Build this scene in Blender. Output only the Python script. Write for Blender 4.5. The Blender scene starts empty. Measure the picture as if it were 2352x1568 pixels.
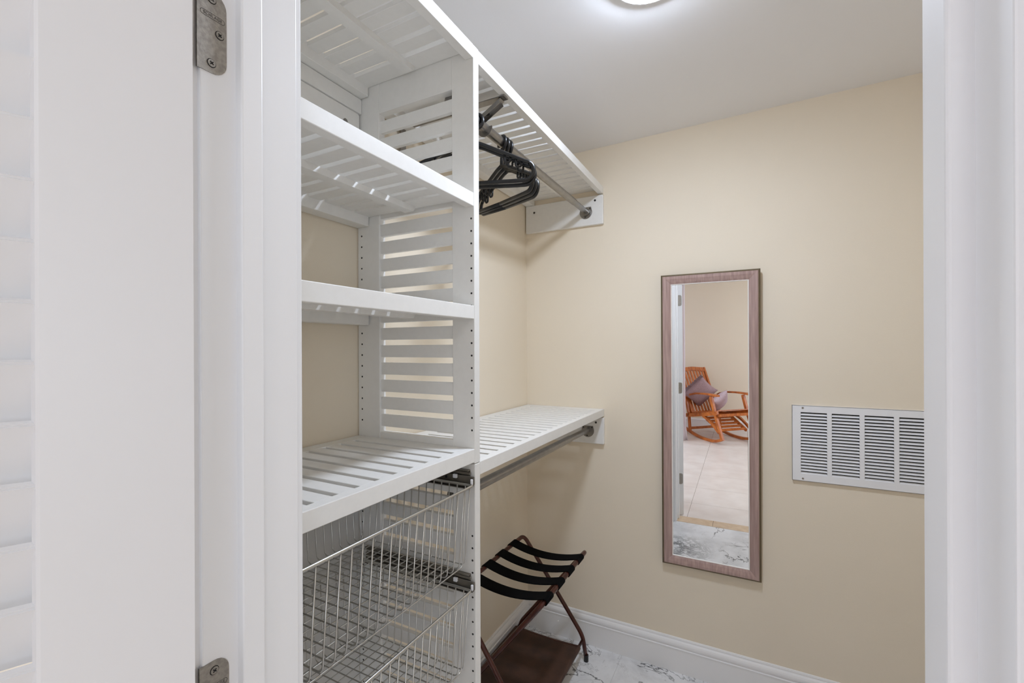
import bpy, bmesh, math, random
from mathutils import Vector, Matrix, Quaternion
random.seed(7)
R = math.radians
scene = bpy.context.scene
COL = scene.collection

# ------------------------------------------------------------------ camera
CAMH = 1.448
yaw, roll = R(27.863), R(-0.23)
fwd = Vector((-math.sin(yaw), math.cos(yaw), 0)); r0 = Vector((math.cos(yaw), math.sin(yaw), 0)); u0 = Vector((0, 0, 1))
rv = r0*math.cos(roll) + u0*math.sin(roll); uv = -r0*math.sin(roll) + u0*math.cos(roll)
cd = bpy.data.cameras.new('camera'); cam = bpy.data.objects.new('camera', cd); COL.objects.link(cam)
cd.sensor_width = 36.0; cd.sensor_fit = 'HORIZONTAL'; cd.lens = 1035.3/2352*36
cd.shift_y = 15.0/2352; cd.clip_start = 0.02; cd.clip_end = 60
m = Matrix.Identity(4)
for i in range(3):
    m[i][0] = rv[i]; m[i][1] = uv[i]; m[i][2] = -fwd[i]
m[2][3] = CAMH
cam.matrix_world = m
scene.camera = cam

# ------------------------------------------------------------------ light, world, exposure
w = bpy.data.worlds.new('sky_world'); scene.world = w; w.use_nodes = True
w.node_tree.nodes['Background'].inputs[0].default_value = (0.75, 0.85, 1.0, 1)
w.node_tree.nodes['Background'].inputs[1].default_value = 1.0
def area(name, loc, rot, sx, sy, power, col):
    l = bpy.data.lights.new(name, 'AREA'); l.shape = 'RECTANGLE'; l.size = sx; l.size_y = sy
    l.energy = power; l.color = col
    o = bpy.data.objects.new(name, l); COL.objects.link(o); o.location = loc; o.rotation_euler = rot
    return o
area('window_daylight', (2.40, -2.3, 1.45), (0, R(90), 0), 1.4, 1.8, 9.2, (0.905, 1.02, 1.19))      # daylight entering by the bedroom window
area('added_bedroom_fill', (0.25, -1.5, 2.355), (0, 0, 0), 0.36, 0.36, 2.5, (0.905, 1.02, 1.19))  # added fill under an invented ceiling lamp, brightens bedroom and doorway
area('added_side_window_fill', (-2.28, -1.4, 1.45), (0, R(-90), 0), 1.4, 1.6, 12.2, (0.905, 1.02, 1.19))  # added fill at an invented side window, lights right jamb and closet
LAMP_STRENGTH = 70.0
scene.view_settings.view_transform = 'Standard'; scene.view_settings.look = 'None'
scene.view_settings.gamma = 1.0; scene.view_settings.use_curve_mapping = False
scene.view_settings.exposure = 1.14
scene.cycles.max_bounces = 16; scene.cycles.diffuse_bounces = 12; scene.cycles.glossy_bounces = 6

# ------------------------------------------------------------------ helpers
def srgb(r, g, b):
    def f(c):
        c /= 255.0
        return c/12.92 if c <= 0.04045 else ((c+0.055)/1.055)**2.4
    return (f(r), f(g), f(b), 1)
MATS = {}
def mat(name, col, rough=0.5, metal=0.0, noise=None, bump=None, spec=None, stretch=None, emit=None):
    mt = bpy.data.materials.new(name); mt.use_nodes = True
    nt = mt.node_tree; b = nt.nodes['Principled BSDF']
    b.inputs['Base Color'].default_value = col; b.inputs['Roughness'].default_value = rough; b.inputs['Metallic'].default_value = metal
    if spec is not None: b.inputs['Specular IOR Level'].default_value = spec
    tc = nt.nodes.new('ShaderNodeTexCoord'); mp = nt.nodes.new('ShaderNodeMapping'); nt.links.new(tc.outputs['Object'], mp.inputs[0])
    if stretch: mp.inputs['Scale'].default_value = stretch
    if noise:       # (scale, second colour, amount)
        n = nt.nodes.new('ShaderNodeTexNoise'); n.inputs['Scale'].default_value = noise[0]; n.inputs['Detail'].default_value = 5
        nt.links.new(mp.outputs[0], n.inputs[0])
        mx = nt.nodes.new('ShaderNodeMix'); mx.data_type = 'RGBA'
        rp = nt.nodes.new('ShaderNodeMapRange'); rp.inputs[1].default_value = 0.35; rp.inputs[2].default_value = 0.65; rp.inputs[4].default_value = noise[2]
        nt.links.new(n.outputs[0], rp.inputs[0]); nt.links.new(rp.outputs[0], mx.inputs[0])
        mx.inputs[6].default_value = col; mx.inputs[7].default_value = noise[1]
        nt.links.new(mx.outputs[2], b.inputs['Base Color'])
    if bump:        # (scale, strength)
        n2 = nt.nodes.new('ShaderNodeTexNoise'); n2.inputs['Scale'].default_value = bump[0]; n2.inputs['Detail'].default_value = 3
        nt.links.new(mp.outputs[0], n2.inputs[0])
        bp = nt.nodes.new('ShaderNodeBump'); bp.inputs['Strength'].default_value = bump[1]; bp.inputs['Distance'].default_value = 0.002
        nt.links.new(n2.outputs[0], bp.inputs['Height']); nt.links.new(bp.outputs[0], b.inputs['Normal'])
    if emit:
        b.inputs['Emission Color'].default_value = emit[0]; b.inputs['Emission Strength'].default_value = emit[1]
    MATS[name] = mt
    return mt

mat('wall_beige', srgb(231, 220, 201), 0.75, noise=(3, srgb(228, 217, 198), 0.5), bump=(350, 0.12))
mat('ceiling_white', srgb(236, 236, 238), 0.8, bump=(300, 0.08))
mat('trim_white', srgb(236, 236, 237), 0.38, bump=(90, 0.03))
mat('door_white', srgb(228, 228, 229), 0.42, bump=(120, 0.03))
mat('laminate', srgb(230, 229, 226), 0.45, noise=(60, srgb(225, 224, 221), 0.5), stretch=(1, 1, 1))
mat('grey_back', srgb(205, 204, 201), 0.55)
mat('hole_dark', srgb(38, 36, 35), 0.8)
mat('steel', srgb(160, 157, 153), 0.28, 1.0, noise=(40, srgb(144, 141, 137), 0.6))
mat('nickel', srgb(182, 178, 172), 0.46, 1.0, noise=(220, srgb(150, 146, 141), 0.7), bump=(500, 0.1))
mat('wire_steel', srgb(205, 204, 200), 0.28, 1.0)
mat('slide_steel', srgb(132, 126, 116), 0.4, 0.6, noise=(30, srgb(104, 99, 91), 0.8))
mat('screw_dark', srgb(70, 68, 66), 0.45, 0.8)
mat('plastic_clip', srgb(235, 235, 238), 0.35)
mat('hanger_black', srgb(16, 16, 17), 0.33)
mat('rack_tube', srgb(78, 38, 29), 0.25, 0.15, noise=(25, srgb(58, 28, 23), 0.6))
mat('strap_black', srgb(9, 9, 10), 0.9, bump=(600, 0.4), spec=0.1)
mat('rack_shelf', srgb(70, 45, 33), 0.6, noise=(14, srgb(50, 31, 23), 0.9), bump=(260, 0.3))
mat('frame_rose', srgb(184, 158, 151), 0.42, 0.2, noise=(120, srgb(156, 130, 125), 0.8), bump=(200, 0.08), stretch=(1, 1, 0.06))
mat('frame_edge', srgb(112, 100, 80), 0.35, 0.7)
mat('frame_lip', srgb(238, 236, 232), 0.25, 0.1)
mat('vent_white', srgb(234, 235, 238), 0.4)
mat('duct_shade', srgb(14, 14, 15), 0.9)  # near-black colour carries the shade behind the vent louvers
mat('tile_bed', srgb(224, 216, 209), 0.3, noise=(5, srgb(211, 200, 192), 0.9), bump=(60, 0.03))
mat('threshold', srgb(214, 190, 160), 0.35, noise=(22, srgb(196, 168, 136), 0.8))
mat('grout', srgb(160, 148, 138), 0.9)
mat('grout_grey', srgb(198, 198, 198), 0.9)
mat('teak', srgb(196, 112, 46), 0.35, noise=(14, srgb(150, 74, 28), 0.9), stretch=(6, 1, 1), bump=(60, 0.05))
mat('pillow_mauve', srgb(172, 146, 148), 0.95, noise=(90, srgb(146, 122, 128), 0.8), bump=(160, 0.8), spec=0.1)
mat('pillow_lilac', srgb(206, 188, 196), 0.95, noise=(60, srgb(188, 168, 178), 0.7), bump=(300, 0.3), spec=0.1)
mat('pillow_white', srgb(240, 236, 238), 0.9)
mat('drape_white', srgb(240, 234, 238), 0.9)
mat('lamp_rim', srgb(240, 240, 240), 0.4)
mat('lamp_glow', srgb(255, 255, 255), 0.5, emit=((0.90, 1.015, 1.21, 1), LAMP_STRENGTH))
mat('added_lamp_glow', srgb(255, 255, 255), 0.5, emit=((1.0, 0.97, 0.93, 1), 4.0))  # glow of the added bedroom lamp
mat('ink_dark', srgb(84, 82, 80), 0.6, 0.3)
mg = bpy.data.materials.new('mirror_glass'); mg.use_nodes = True
_b = mg.node_tree.nodes['Principled BSDF']; _b.inputs['Base Color'].default_value = (0.93, 0.94, 0.94, 1); _b.inputs['Metallic'].default_value = 1; _b.inputs['Roughness'].default_value = 0.0
MATS['mirror_glass'] = mg
gl = bpy.data.materials.new('window_glass'); gl.use_nodes = True
_b = gl.node_tree.nodes['Principled BSDF']; _b.inputs['Transmission Weight'].default_value = 1; _b.inputs['Roughness'].default_value = 0; _b.inputs['IOR'].default_value = 1.02
MATS['window_glass'] = gl

def marble():
    mt = bpy.data.materials.new('marble'); mt.use_nodes = True; nt = mt.node_tree; L = nt.links.new
    b = nt.nodes['Principled BSDF']; b.inputs['Roughness'].default_value = 0.16
    geo = nt.nodes.new('ShaderNodeNewGeometry')
    def noise(scale, detail, dist, off):
        mp = nt.nodes.new('ShaderNodeMapping'); mp.inputs['Location'].default_value = off; L(geo.outputs['Position'], mp.inputs[0])
        n = nt.nodes.new('ShaderNodeTexNoise'); n.inputs['Scale'].default_value = scale; n.inputs['Detail'].default_value = detail
        n.inputs['Distortion'].default_value = dist; n.inputs['Roughness'].default_value = 0.62; L(mp.outputs[0], n.inputs[0]); return n.outputs[0]
    def mth(op, a, bb, clamp=False):
        n = nt.nodes.new('ShaderNodeMath'); n.operation = op; n.use_clamp = clamp
        for i, v in enumerate((a, bb)):
            if v is None: continue
            if isinstance(v, (int, float)): n.inputs[i].default_value = v
            else: L(v, n.inputs[i])
        return n.outputs[0]
    def vein(n, width):
        d = mth('ABSOLUTE', mth('SUBTRACT', n, 0.5), None)
        r = nt.nodes.new('ShaderNodeMapRange'); r.inputs[1].default_value = 0.0; r.inputs[2].default_value = width; r.inputs[3].default_value = 1; r.inputs[4].default_value = 0
        L(d, r.inputs[0]); return r.outputs[0]
    def mask(n, a, bb):
        r = nt.nodes.new('ShaderNodeMapRange'); r.inputs[1].default_value = a; r.inputs[2].default_value = bb; L(n, r.inputs[0]); return r.outputs[0]
    v1 = mth('MULTIPLY', vein(noise(2.6, 6, 0.7, (3.1, 1.7, 0)), 0.013), mask(noise(2.2, 2, 0, (9, 4, 0)), 0.40, 0.55))
    v2 = mth('MULTIPLY', vein(noise(7.5, 7, 1.2, (0.4, 5.2, 0)), 0.016), mask(noise(2.0, 2, 0, (1, 8, 0)), 0.48, 0.64))
    v3 = mth('MULTIPLY', mask(noise(11, 6, 1.0, (6, 2, 0)), 0.56, 0.72), mask(noise(1.5, 2, 0, (4.4, 3.2, 0)), 0.58, 0.68))
    # one dense dark vein cluster in the slab in front of the doorway
    sub = nt.nodes.new('ShaderNodeVectorMath'); sub.operation = 'DISTANCE'; L(geo.outputs['Position'], sub.inputs[0]); sub.inputs[1].default_value = (-0.47, 0.88, 0)
    cl_ = nt.nodes.new('ShaderNodeMapRange'); cl_.inputs[1].default_value = 0.30; cl_.inputs[2].default_value = 0.10; L(sub.outputs['Value'], cl_.inputs[0])
    v4 = mth('MULTIPLY', mth('MAXIMUM', vein(noise(9, 7, 1.6, (2.7, 1.1, 0)), 0.10), mask(noise(14, 5, 1.0, (5, 1, 0)), 0.52, 0.66)), cl_.outputs[0])
    v3 = mth('MAXIMUM', v3, v4)
    tot = mth('ADD', mth('ADD', mth('MULTIPLY', v1, 0.95), mth('MULTIPLY', v2, 0.7)), mth('MULTIPLY', v3, 0.8), True)
    mx = nt.nodes.new('ShaderNodeMix'); mx.data_type = 'RGBA'; L(tot, mx.inputs[0])
    base = nt.nodes.new('ShaderNodeMix'); base.data_type = 'RGBA'; base.inputs[6].default_value = srgb(230, 231, 233); base.inputs[7].default_value = srgb(205, 206, 208)
    L(mask(noise(5, 5, 0.5, (2, 2, 0)), 0.45, 0.7), base.inputs[0]); L(base.outputs[2], mx.inputs[6])
    mx.inputs[7].default_value = srgb(62, 64, 66); L(mx.outputs[2], b.inputs['Base Color'])
    MATS['marble'] = mt
marble()

def box(bm, x0, x1, y0, y1, z0, z1, bev=0.0, seg=1):
    vs = [bm.verts.new((x, y, z)) for x in (min(x0, x1), max(x0, x1)) for y in (min(y0, y1), max(y0, y1)) for z in (min(z0, z1), max(z0, z1))]
    fs = [bm.faces.new([vs[i] for i in f]) for f in ((0, 1, 3, 2), (4, 6, 7, 5), (0, 4, 5, 1), (2, 3, 7, 6), (0, 2, 6, 4), (1, 5, 7, 3))]
    if bev > 0:
        es = {e for f in fs for e in f.edges}
        bmesh.ops.bevel(bm, geom=list(es), offset=bev, segments=seg, affect='EDGES', profile=0.5)
    return bm
def B(*a, **k):
    bm = bmesh.new(); box(bm, *a, **k); return bm
def obj(name, bm, mt, parent=None, smooth=False, loc=None, rot=None):
    if isinstance(bm, bpy.types.Mesh): me = bm
    else:
        bmesh.ops.recalc_face_normals(bm, faces=bm.faces[:])
        me = bpy.data.meshes.new(name); bm.to_mesh(me); bm.free()
        me.materials.append(MATS[mt])
        if smooth:
            for p in me.polygons: p.use_smooth = True
    o = bpy.data.objects.new(name, me); COL.objects.link(o)
    if parent is not None: o.parent = parent
    if loc: o.location = loc
    if rot: o.rotation_euler = rot
    return o
def tag(o, label, cat=None, group=None, kind=None):
    o['label'] = label
    if cat: o['category'] = cat
    if group: o['group'] = group
    if kind: o['kind'] = kind
    return o
def thing(name, label, cat, loc=(0, 0, 0), rz=0, group=None, kind=None):
    o = bpy.data.objects.new(name, None); COL.objects.link(o); o.location = loc; o.rotation_euler = (0, 0, rz); o.empty_display_size = 0.05
    return tag(o, label, cat, group, kind)
def struct(name, bm, mt, label, cat, smooth=False):
    return tag(obj(name, bm, mt, None, smooth), label, cat, kind='structure')
def dup(o, parent, loc=None):
    c = o.copy(); COL.objects.link(c); c.parent = parent
    if loc is not None: c.location = loc
    return c
def sweep(bm, pts, prof, closed=False, up=None, cap=True):
    """sweep a closed 2D profile (list of (a,b)) along pts with parallel transport"""
    pts = [Vector(p) for p in pts]; n = len(pts); rings = []
    def tan(i):
        if closed: return (pts[(i+1) % n]-pts[i-1]).normalized()
        if i == 0: return (pts[1]-pts[0]).normalized()
        if i == n-1: return (pts[-1]-pts[-2]).normalized()
        return ((pts[i+1]-pts[i]).normalized()+(pts[i]-pts[i-1]).normalized()).normalized()
    t = tan(0)
    if up is None: up = Vector((0, 0, 1)) if abs(t.z) < 0.9 else Vector((0, 1, 0))
    up = Vector(up); nrm = (up - t*up.dot(t)).normalized()
    for i in range(n):
        t2 = tan(i)
        if i: nrm = t.rotation_difference(t2) @ nrm
        nrm = (nrm - t2*nrm.dot(t2)).normalized(); bn = t2.cross(nrm); t = t2
        rings.append([bm.verts.new(pts[i] + bn*a + nrm*b) for a, b in prof])
    k = len(prof)
    for i in range(n if closed else n-1):
        A, C = rings[i], rings[(i+1) % n]
        for j in range(k): bm.faces.new((A[j], A[(j+1) % k], C[(j+1) % k], C[j]))
    if cap and not closed:
        bm.faces.new(rings[0][::-1]); bm.faces.new(rings[-1])
    return bm
def circ(r, k=8): return [(r*math.cos(2*math.pi*i/k), r*math.sin(2*math.pi*i/k)) for i in range(k)]
def tube(bm, pts, r, k=8, closed=False, cap=True): return sweep(bm, pts, circ(r, k), closed, None, cap)
def rect(wd, h): return [(-wd/2, -h/2), (wd/2, -h/2), (wd/2, h/2), (-wd/2, h/2)]
def rounded(pts, r, seg=5):
    """polyline with rounded corners"""
    P = [Vector(p) for p in pts]; out = [P[0]]
    for i in range(1, len(P)-1):
        a, b, c = P[i-1], P[i], P[i+1]
        d1 = (a-b); d2 = (c-b); rr = min(r, d1.length*0.49, d2.length*0.49)
        p0 = b+d1.normalized()*rr; p2 = b+d2.normalized()*rr
        for j in range(seg+1):
            s = j/seg; out.append(p0*(1-s)**2 + b*2*s*(1-s) + p2*s*s)
    out.append(P[-1]); return out
def prism(bm, poly, axis, a0, a1):
    """extrude a polygon (list of 2D) along axis: 'x': (y,z), 'y': (x,z), 'z': (x,y)"""
    def v(p, a):
        return {'x': (a, p[0], p[1]), 'y': (p[0], a, p[1]), 'z': (p[0], p[1], a)}[axis]
    A = [bm.verts.new(v(p, a0)) for p in poly]; C = [bm.verts.new(v(p, a1)) for p in poly]; k = len(poly)
    for i in range(k): bm.faces.new((A[i], A[(i+1) % k], C[(i+1) % k], C[i]))
    bm.faces.new(A[::-1]); bm.faces.new(C); return bm
def disc(bm, c, r, n, h, k=14):
    """short cylinder, base centre c, axis n"""
    n = Vector(n).normalized(); c = Vector(c); return tube(bm, [c, c+n*h], r, k)

# ================================================================== STRUCTURE
XL, XR, YN, YB = -1.038, 0.76, 0.383, 2.13          # closet: left, right, near, far wall faces
YW = 0.268                                            # bedroom face of the door wall
JL, JR, DOORTOP = -0.514, 0.0991, 2.045               # jamb faces, head
BX0, BX1, BY0 = -2.3, 2.42, -3.72                     # bedroom shell
def ceil_z(x): return 2.4262+0.0158*x
struct('wall_left', B(XL-0.1, XL, YN, YB+0.1, 0, 2.46), 'wall_beige', 'beige painted closet wall behind the white shelving', 'wall')
struct('wall_back', B(XL, XR+0.1, YB, YB+0.1, 0, 2.46), 'wall_beige', 'beige closet wall carrying the mirror and the vent', 'wall')
struct('wall_right', B(XR, XR+0.1, YN, YB, 0, 2.46), 'wall_beige', 'beige closet wall hidden to the right of the doorway', 'wall')
bm = bmesh.new()
box(bm, BX0-0.1, JL-0.019, YW, YN, 0, 2.46); box(bm, JR+0.019, BX1+0.1, YW, YN, 0, 2.46); box(bm, JL-0.019, JR+0.019, YW, YN, DOORTOP+0.019, 2.46)
struct('wall_front', bm, 'wall_beige', 'wall with the closet doorway between bedroom and closet', 'wall')
bm = bmesh.new()
q = [(XL, YN), (XR, YN), (XR, YB), (XL, YB)]
lo = [bm.verts.new((x, y, ceil_z(x))) for x, y in q]; hi = [bm.verts.new((x, y, 2.56)) for x, y in q]
bm.faces.new(lo[::-1]); bm.faces.new(hi)
for i in range(4): bm.faces.new((lo[i], lo[(i+1) % 4], hi[(i+1) % 4], hi[i]))
struct('ceiling', bm, 'ceiling_white', 'plain pale grey white closet ceiling', 'ceiling')

# closet floor of marble tiles
fl = thing('floor', 'white marble tile closet floor with dark grey veins', 'floor', kind='structure')
obj('grout_bed', B(XL-0.1, XR+0.1, 0.385, YB+0.1, -0.03, -0.0012), 'grout_grey', fl)
xs = [XL-0.1, -0.54, 0.07, 0.68, XR+0.1]; ys = [0.385, 0.98, 1.59, YB+0.1]
ys = [0.385, 1.56, YB+0.1]
for i in range(4):
    for j in range(2):
        obj('tile', B(xs[i]+0.0008, xs[i+1]-0.0008, ys[j]+0.0008, ys[j+1]-0.0008, -0.02, 0, bev=0.0006), 'marble', fl)
th_ = thing('floor_threshold', 'narrow tan stone threshold strip under the closet door', 'threshold', kind='structure')
obj('stone', B(-0.55, -0.251, 0.262, 0.3835, -0.02, 0.001, bev=0.0008), 'threshold', th_)
obj('stone', B(-0.249, 0.13, 0.262, 0.3835, -0.02, 0.001, bev=0.0008), 'threshold', th_)
bf = thing('floor_bedroom', 'cream square tile floor of the bedroom seen in the mirror', 'floor', kind='structure')
obj('grout_bed', B(BX0-0.1, BX1+0.1, BY0-0.1, 0.26, -0.03, -0.0012), 'grout', bf)
GX = [-0.45+0.46*k for k in range(-5, 8)]; GY = [0.26, -0.09]+[-0.09-0.46*k for k in range(1, 9)]
GX = [BX0-0.1]+[g for g in GX if BX0+0.05 < g < BX1-0.05]+[BX1+0.1]; GY = [g for g in GY if g > BY0+0.02]+[BY0-0.1]
for i in range(len(GX)-1):
    for j in range(len(GY)-1):
        obj('tile', B(GX[i]+0.0018, GX[i+1]-0.0018, GY[j+1]+0.0018, GY[j]-0.0018, -0.02, 0, bev=0.0008), 'tile_bed', bf)

# bedroom shell
struct('wall_bedroom_rear', B(BX0-0.1, BX1+0.1, BY0-0.1, BY0, 0, 2.6), 'wall_beige', 'pale beige bedroom wall behind the rocking chair in the mirror', 'wall')
WY0, WY1, WZ0, WZ1 = -3.25, -1.35, 0.7, 2.2
bm = bmesh.new()
box(bm, BX1, BX1+0.1, BY0, WY0, 0, 2.6); box(bm, BX1, BX1+0.1, WY1, YW, 0, 2.6); box(bm, BX1, BX1+0.1, WY0, WY1, 0, WZ0); box(bm, BX1, BX1+0.1, WY0, WY1, WZ1, 2.6)
struct('wall_bedroom_right', bm, 'wall_beige', 'beige bedroom wall holding the window', 'wall')
struct('ceiling_bedroom', B(BX0-0.1, BX1+0.1, BY0-0.1, YW, 2.43, 2.6), 'ceiling_white', 'white bedroom ceiling', 'ceiling')
bm = bmesh.new(); VY0, VY1 = -2.2, -0.6
box(bm, BX0-0.1, BX0, BY0, VY0, 0, 2.6); box(bm, BX0-0.1, BX0, VY1, YW, 0, 2.6); box(bm, BX0-0.1, BX0, VY0, VY1, 0, WZ0); box(bm, BX0-0.1, BX0, VY0, VY1, WZ1, 2.6)
struct('wall_bedroom_left', bm, 'wall_beige', 'beige bedroom wall with an added window on the side of the open door', 'wall')
wl = thing('added_side_window', 'added unseen white framed window on the side of the open louvered door', 'window', (BX0, (VY0+VY1)/2, WZ0), kind='structure')  # unseen window, added to let more light into the closet
bm = bmesh.new(); hw = (VY1-VY0)/2; hh = WZ1-WZ0
box(bm, -0.08, 0.015, -hw, -hw+0.05, 0, hh); box(bm, -0.08, 0.015, hw-0.05, hw, 0, hh); box(bm, -0.08, 0.015, -hw+0.05, hw-0.05, 0, 0.05); box(bm, -0.08, 0.015, -hw+0.05, hw-0.05, hh-0.05, hh)
obj('window_frame', bm, 'trim_white', wl)
obj('mullion', B(-0.05, -0.01, -0.02, 0.02, 0.05, hh-0.05), 'trim_white', wl)
for s in (-1, 1): obj('pane', B(-0.032, -0.028, min(s*0.02, s*(hw-0.05)), max(s*0.02, s*(hw-0.05)), 0.05, hh-0.05), 'window_glass', wl)
wn = thing('window_1', 'white framed bedroom window on the wall facing the open door', 'window', (BX1, (WY0+WY1)/2, WZ0), kind='structure')
bm = bmesh.new(); hw = (WY1-WY0)/2; hh = WZ1-WZ0
box(bm, -0.015, 0.08, -hw, -hw+0.05, 0, hh); box(bm, -0.015, 0.08, hw-0.05, hw, 0, hh); box(bm, -0.015, 0.08, -hw+0.05, hw-0.05, 0, 0.05); box(bm, -0.015, 0.08, -hw+0.05, hw-0.05, hh-0.05, hh)
obj('window_frame', bm, 'trim_white', wn)
obj('mullion', B(0.01, 0.05, -0.02, 0.02, 0.05, hh-0.05), 'trim_white', wn)
for s in (-1, 1): obj('pane', B(0.028, 0.032, min(s*0.02, s*(hw-0.05)), max(s*0.02, s*(hw-0.05)), 0.05, hh-0.05), 'window_glass', wn)

# baseboards: profile (out, z)
BP = [(0, 0), (0.014, 0), (0.014, 0.102), (0.0160, 0.1035), (0.0160, 0.1065), (0.0118, 0.1085), (0.0118, 0.1115), (0.0150, 0.1160), (0.0158, 0.1215), (0.0150, 0.1275), (0.0120, 0.1340), (0.0080, 0.1385), (0.0068, 0.1400), (0.0068, 0.1450), (0.0045, 0.1500), (0, 0.1505)]
bm = bmesh.new(); prism(bm, [(YB-o, z) for o, z in BP], 'x', XL, XR)
struct('baseboard_back', bm, 'trim_white', 'white moulded baseboard under the mirror wall', 'baseboard')
bm = bmesh.new(); prism(bm, [(XL+o, z) for o, z in BP], 'y', 1.003, YB-0.0145)
struct('baseboard_left', bm, 'trim_white', 'white moulded baseboard beside the luggage rack', 'baseboard')
bm = bmesh.new(); prism(bm, [(BY0+o, z) for o, z in BP], 'x', BX0, BX1)
struct('baseboard_bedroom', bm, 'trim_white', 'white baseboard behind the rocking chair', 'baseboard')

# door frame: jambs, stops, casings
def jamb(name, label, s, face):
    t = thing(name, label, 'door frame', (0, 0, 0), kind='structure')
    X = lambda d: face - s*d            # d measured away from the opening
    obj('jamb', B(X(0), X(0.019), YW, YN, 0, DOORTOP+0.019, bev=0.0012, seg=2), 'trim_white', t)
    obj('door_stop', B(X(-0.011), X(0.004), 0.3055, 0.331, 0.002, DOORTOP, bev=0.0022, seg=3), 'trim_white', t)
    # casings: moulded board, inner edge 5 mm back from the jamb face
    prof = [(0.005, 0), (0.005, 0.009), (0.007, 0.0115), (0.012, 0.0125), (0.030, 0.0125), (0.034, 0.0145), (0.052, 0.0165), (0.057, 0.0165), (0.057, 0)]
    for nm, y0, sg in (('casing', YN, 1), ('casing', YW, -1)):
        bm = bmesh.new(); prism(bm, [(X(a), y0+sg*b) for a, b in prof], 'z', 0.0, DOORTOP+0.057)
        obj(nm, bm, 'trim_white', t)
    return t
tl = jamb('trim_1', 'white door jamb and stop on the hinge side left of the doorway', 1, JL)
tr = jamb('trim_2', 'white door jamb along the right edge of the picture', -1, JR)
t = thing('trim_3', 'white head jamb across the top of the closet doorway', 'door frame', kind='structure')
obj('jamb', B(JL, JR, YW, YN, DOORTOP, DOORTOP+0.019), 'trim_white', t)
obj('door_stop', B(JL+0.011, JR-0.011, 0.3055, 0.331, DOORTOP-0.011, DOORTOP), 'trim_white', t)
for y0, y1 in ((YN, YN+0.0125), (YW-0.0125, YW)): obj('casing', B(JL-0.005, JR+0.005, y0, y1, DOORTOP+0.005, DOORTOP+0.057), 'trim_white', t)

# louvered door, hinged on the left jamb, swung 114 degrees into the bedroom. local: x along the width, y = thickness, closed position = world axes
PIV = Vector((JL, 0.262, 0))
DOPEN = R(-114)
dr = thing('door_1', 'white louvered closet door standing open at the left edge', 'door', PIV, DOPEN, kind='structure')
DW, DT, DH0, DH1 = 0.605, 0.035, 0.008, 2.036
fx0, fy0, fy1 = 0.003, 0.006, 0.041
STL = 0.1045
def stile(x0, x1, inner):
    bm = bmesh.new(); e = 0.006 if inner > 0 else -0.006
    a, b = (x0, x1) if inner > 0 else (x1, x0)
    poly = [(a, fy0), (b-e, fy0), (b-e*0.55, fy0+0.0008), (b, fy0+0.007), (b, fy1-0.007), (b-e*0.55, fy1-0.0008), (b-e, fy1), (a, fy1)]
    prism(bm, [(p[0], p[1]) for p in poly], 'z', DH0, DH1); return bm
obj('stile', stile(fx0, fx0+STL+0.006, 1), 'door_white', dr)
obj('stile', stile(fx0+DW-STL-0.006, fx0+DW, -1), 'door_white', dr)
for z0, z1 in ((DH0, 0.235), (0.80, 0.93), (1.92, DH1)): obj('rail', B(fx0+STL+0.004, fx0+DW-STL-0.004, fy0+0.0005, fy1-0.0005, z0, z1, bev=0.001), 'door_white', dr)
# slats lean with their upper edge towards the closet side face (local +y)
sl_me = None; yc = (fy0+fy1)/2
bm = bmesh.new(); ca, sa = math.cos(R(66)), math.sin(R(66)); hl, ht = 0.0312, 0.0042
c = [(-hl, -ht), (hl, -ht), (hl, ht), (-hl, ht)]
poly = [(yc + a*ca - b*sa, a*sa + b*ca) for a, b in c]
prism(bm, poly, 'x', fx0+STL+0.002, fx0+DW-STL-0.002)
bmesh.ops.bevel(bm, geom=[e for e in bm.edges if abs(e.verts[0].co.x-e.verts[1].co.x) > 0.1], offset=0.0018, segments=2, affect='EDGES')
first = None
zk = 1.6904-0.0275
zs = [zk+0.0505*k for k in range(-30, 6)]
for z in zs:
    if 0.265 < z < 0.775 or 0.965 < z < 1.895:
        if first is None: first = obj('slat', bm, 'door_white', dr, loc=(0, 0, z))
        else: dup(first, dr, (0, 0, z))
# hinges (barrel at the pivot, one leaf on the door edge, one on the jamb)
def rrect_leaf(w_, h_, rad, side):
    """2D outline (a,z) from a=0 (barrel) to a=w with the two far corners rounded"""
    pts = [(0, -h_/2)]
    for k in range(7):
        an = -math.pi/2+k*math.pi/12; pts.append((w_-rad+rad*math.cos(an), -h_/2+rad+rad*math.sin(an)))
    for k in range(7):
        an = k*math.pi/12; pts.append((w_-rad+rad*math.cos(an), h_/2-rad+rad*math.sin(an)))
    pts.append((0, h_/2)); return pts
def phillips(parent, pos, nrm, mt='nickel'):
    """pan of a countersunk screw with a cross, axis nrm in parent space"""
    n = Vector(nrm); bm = bmesh.new(); p = Vector(pos)
    disc(bm, p, 0.0040, n, 0.0007, 16); o = obj('screw', bm, mt, parent)
    return o
def cross_mark(parent, pos, nrm, k=0.0022):
    n = Vector(nrm).normalized(); a = n.orthogonal().normalized(); b = n.cross(a); bm = bmesh.new(); p = Vector(pos)
    for d in (a, b):
        e = n.cross(d)
        sweep(bm, [p-d*k, p+d*k], rect(0.0011, 0.0006), up=n)
    return obj('screw_recess', bm, 'hole_dark', parent)
inv = Matrix.Rotation(-DOPEN, 4, 'Z')
def to_local(v): return inv @ (Vector(v)-PIV)
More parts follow.
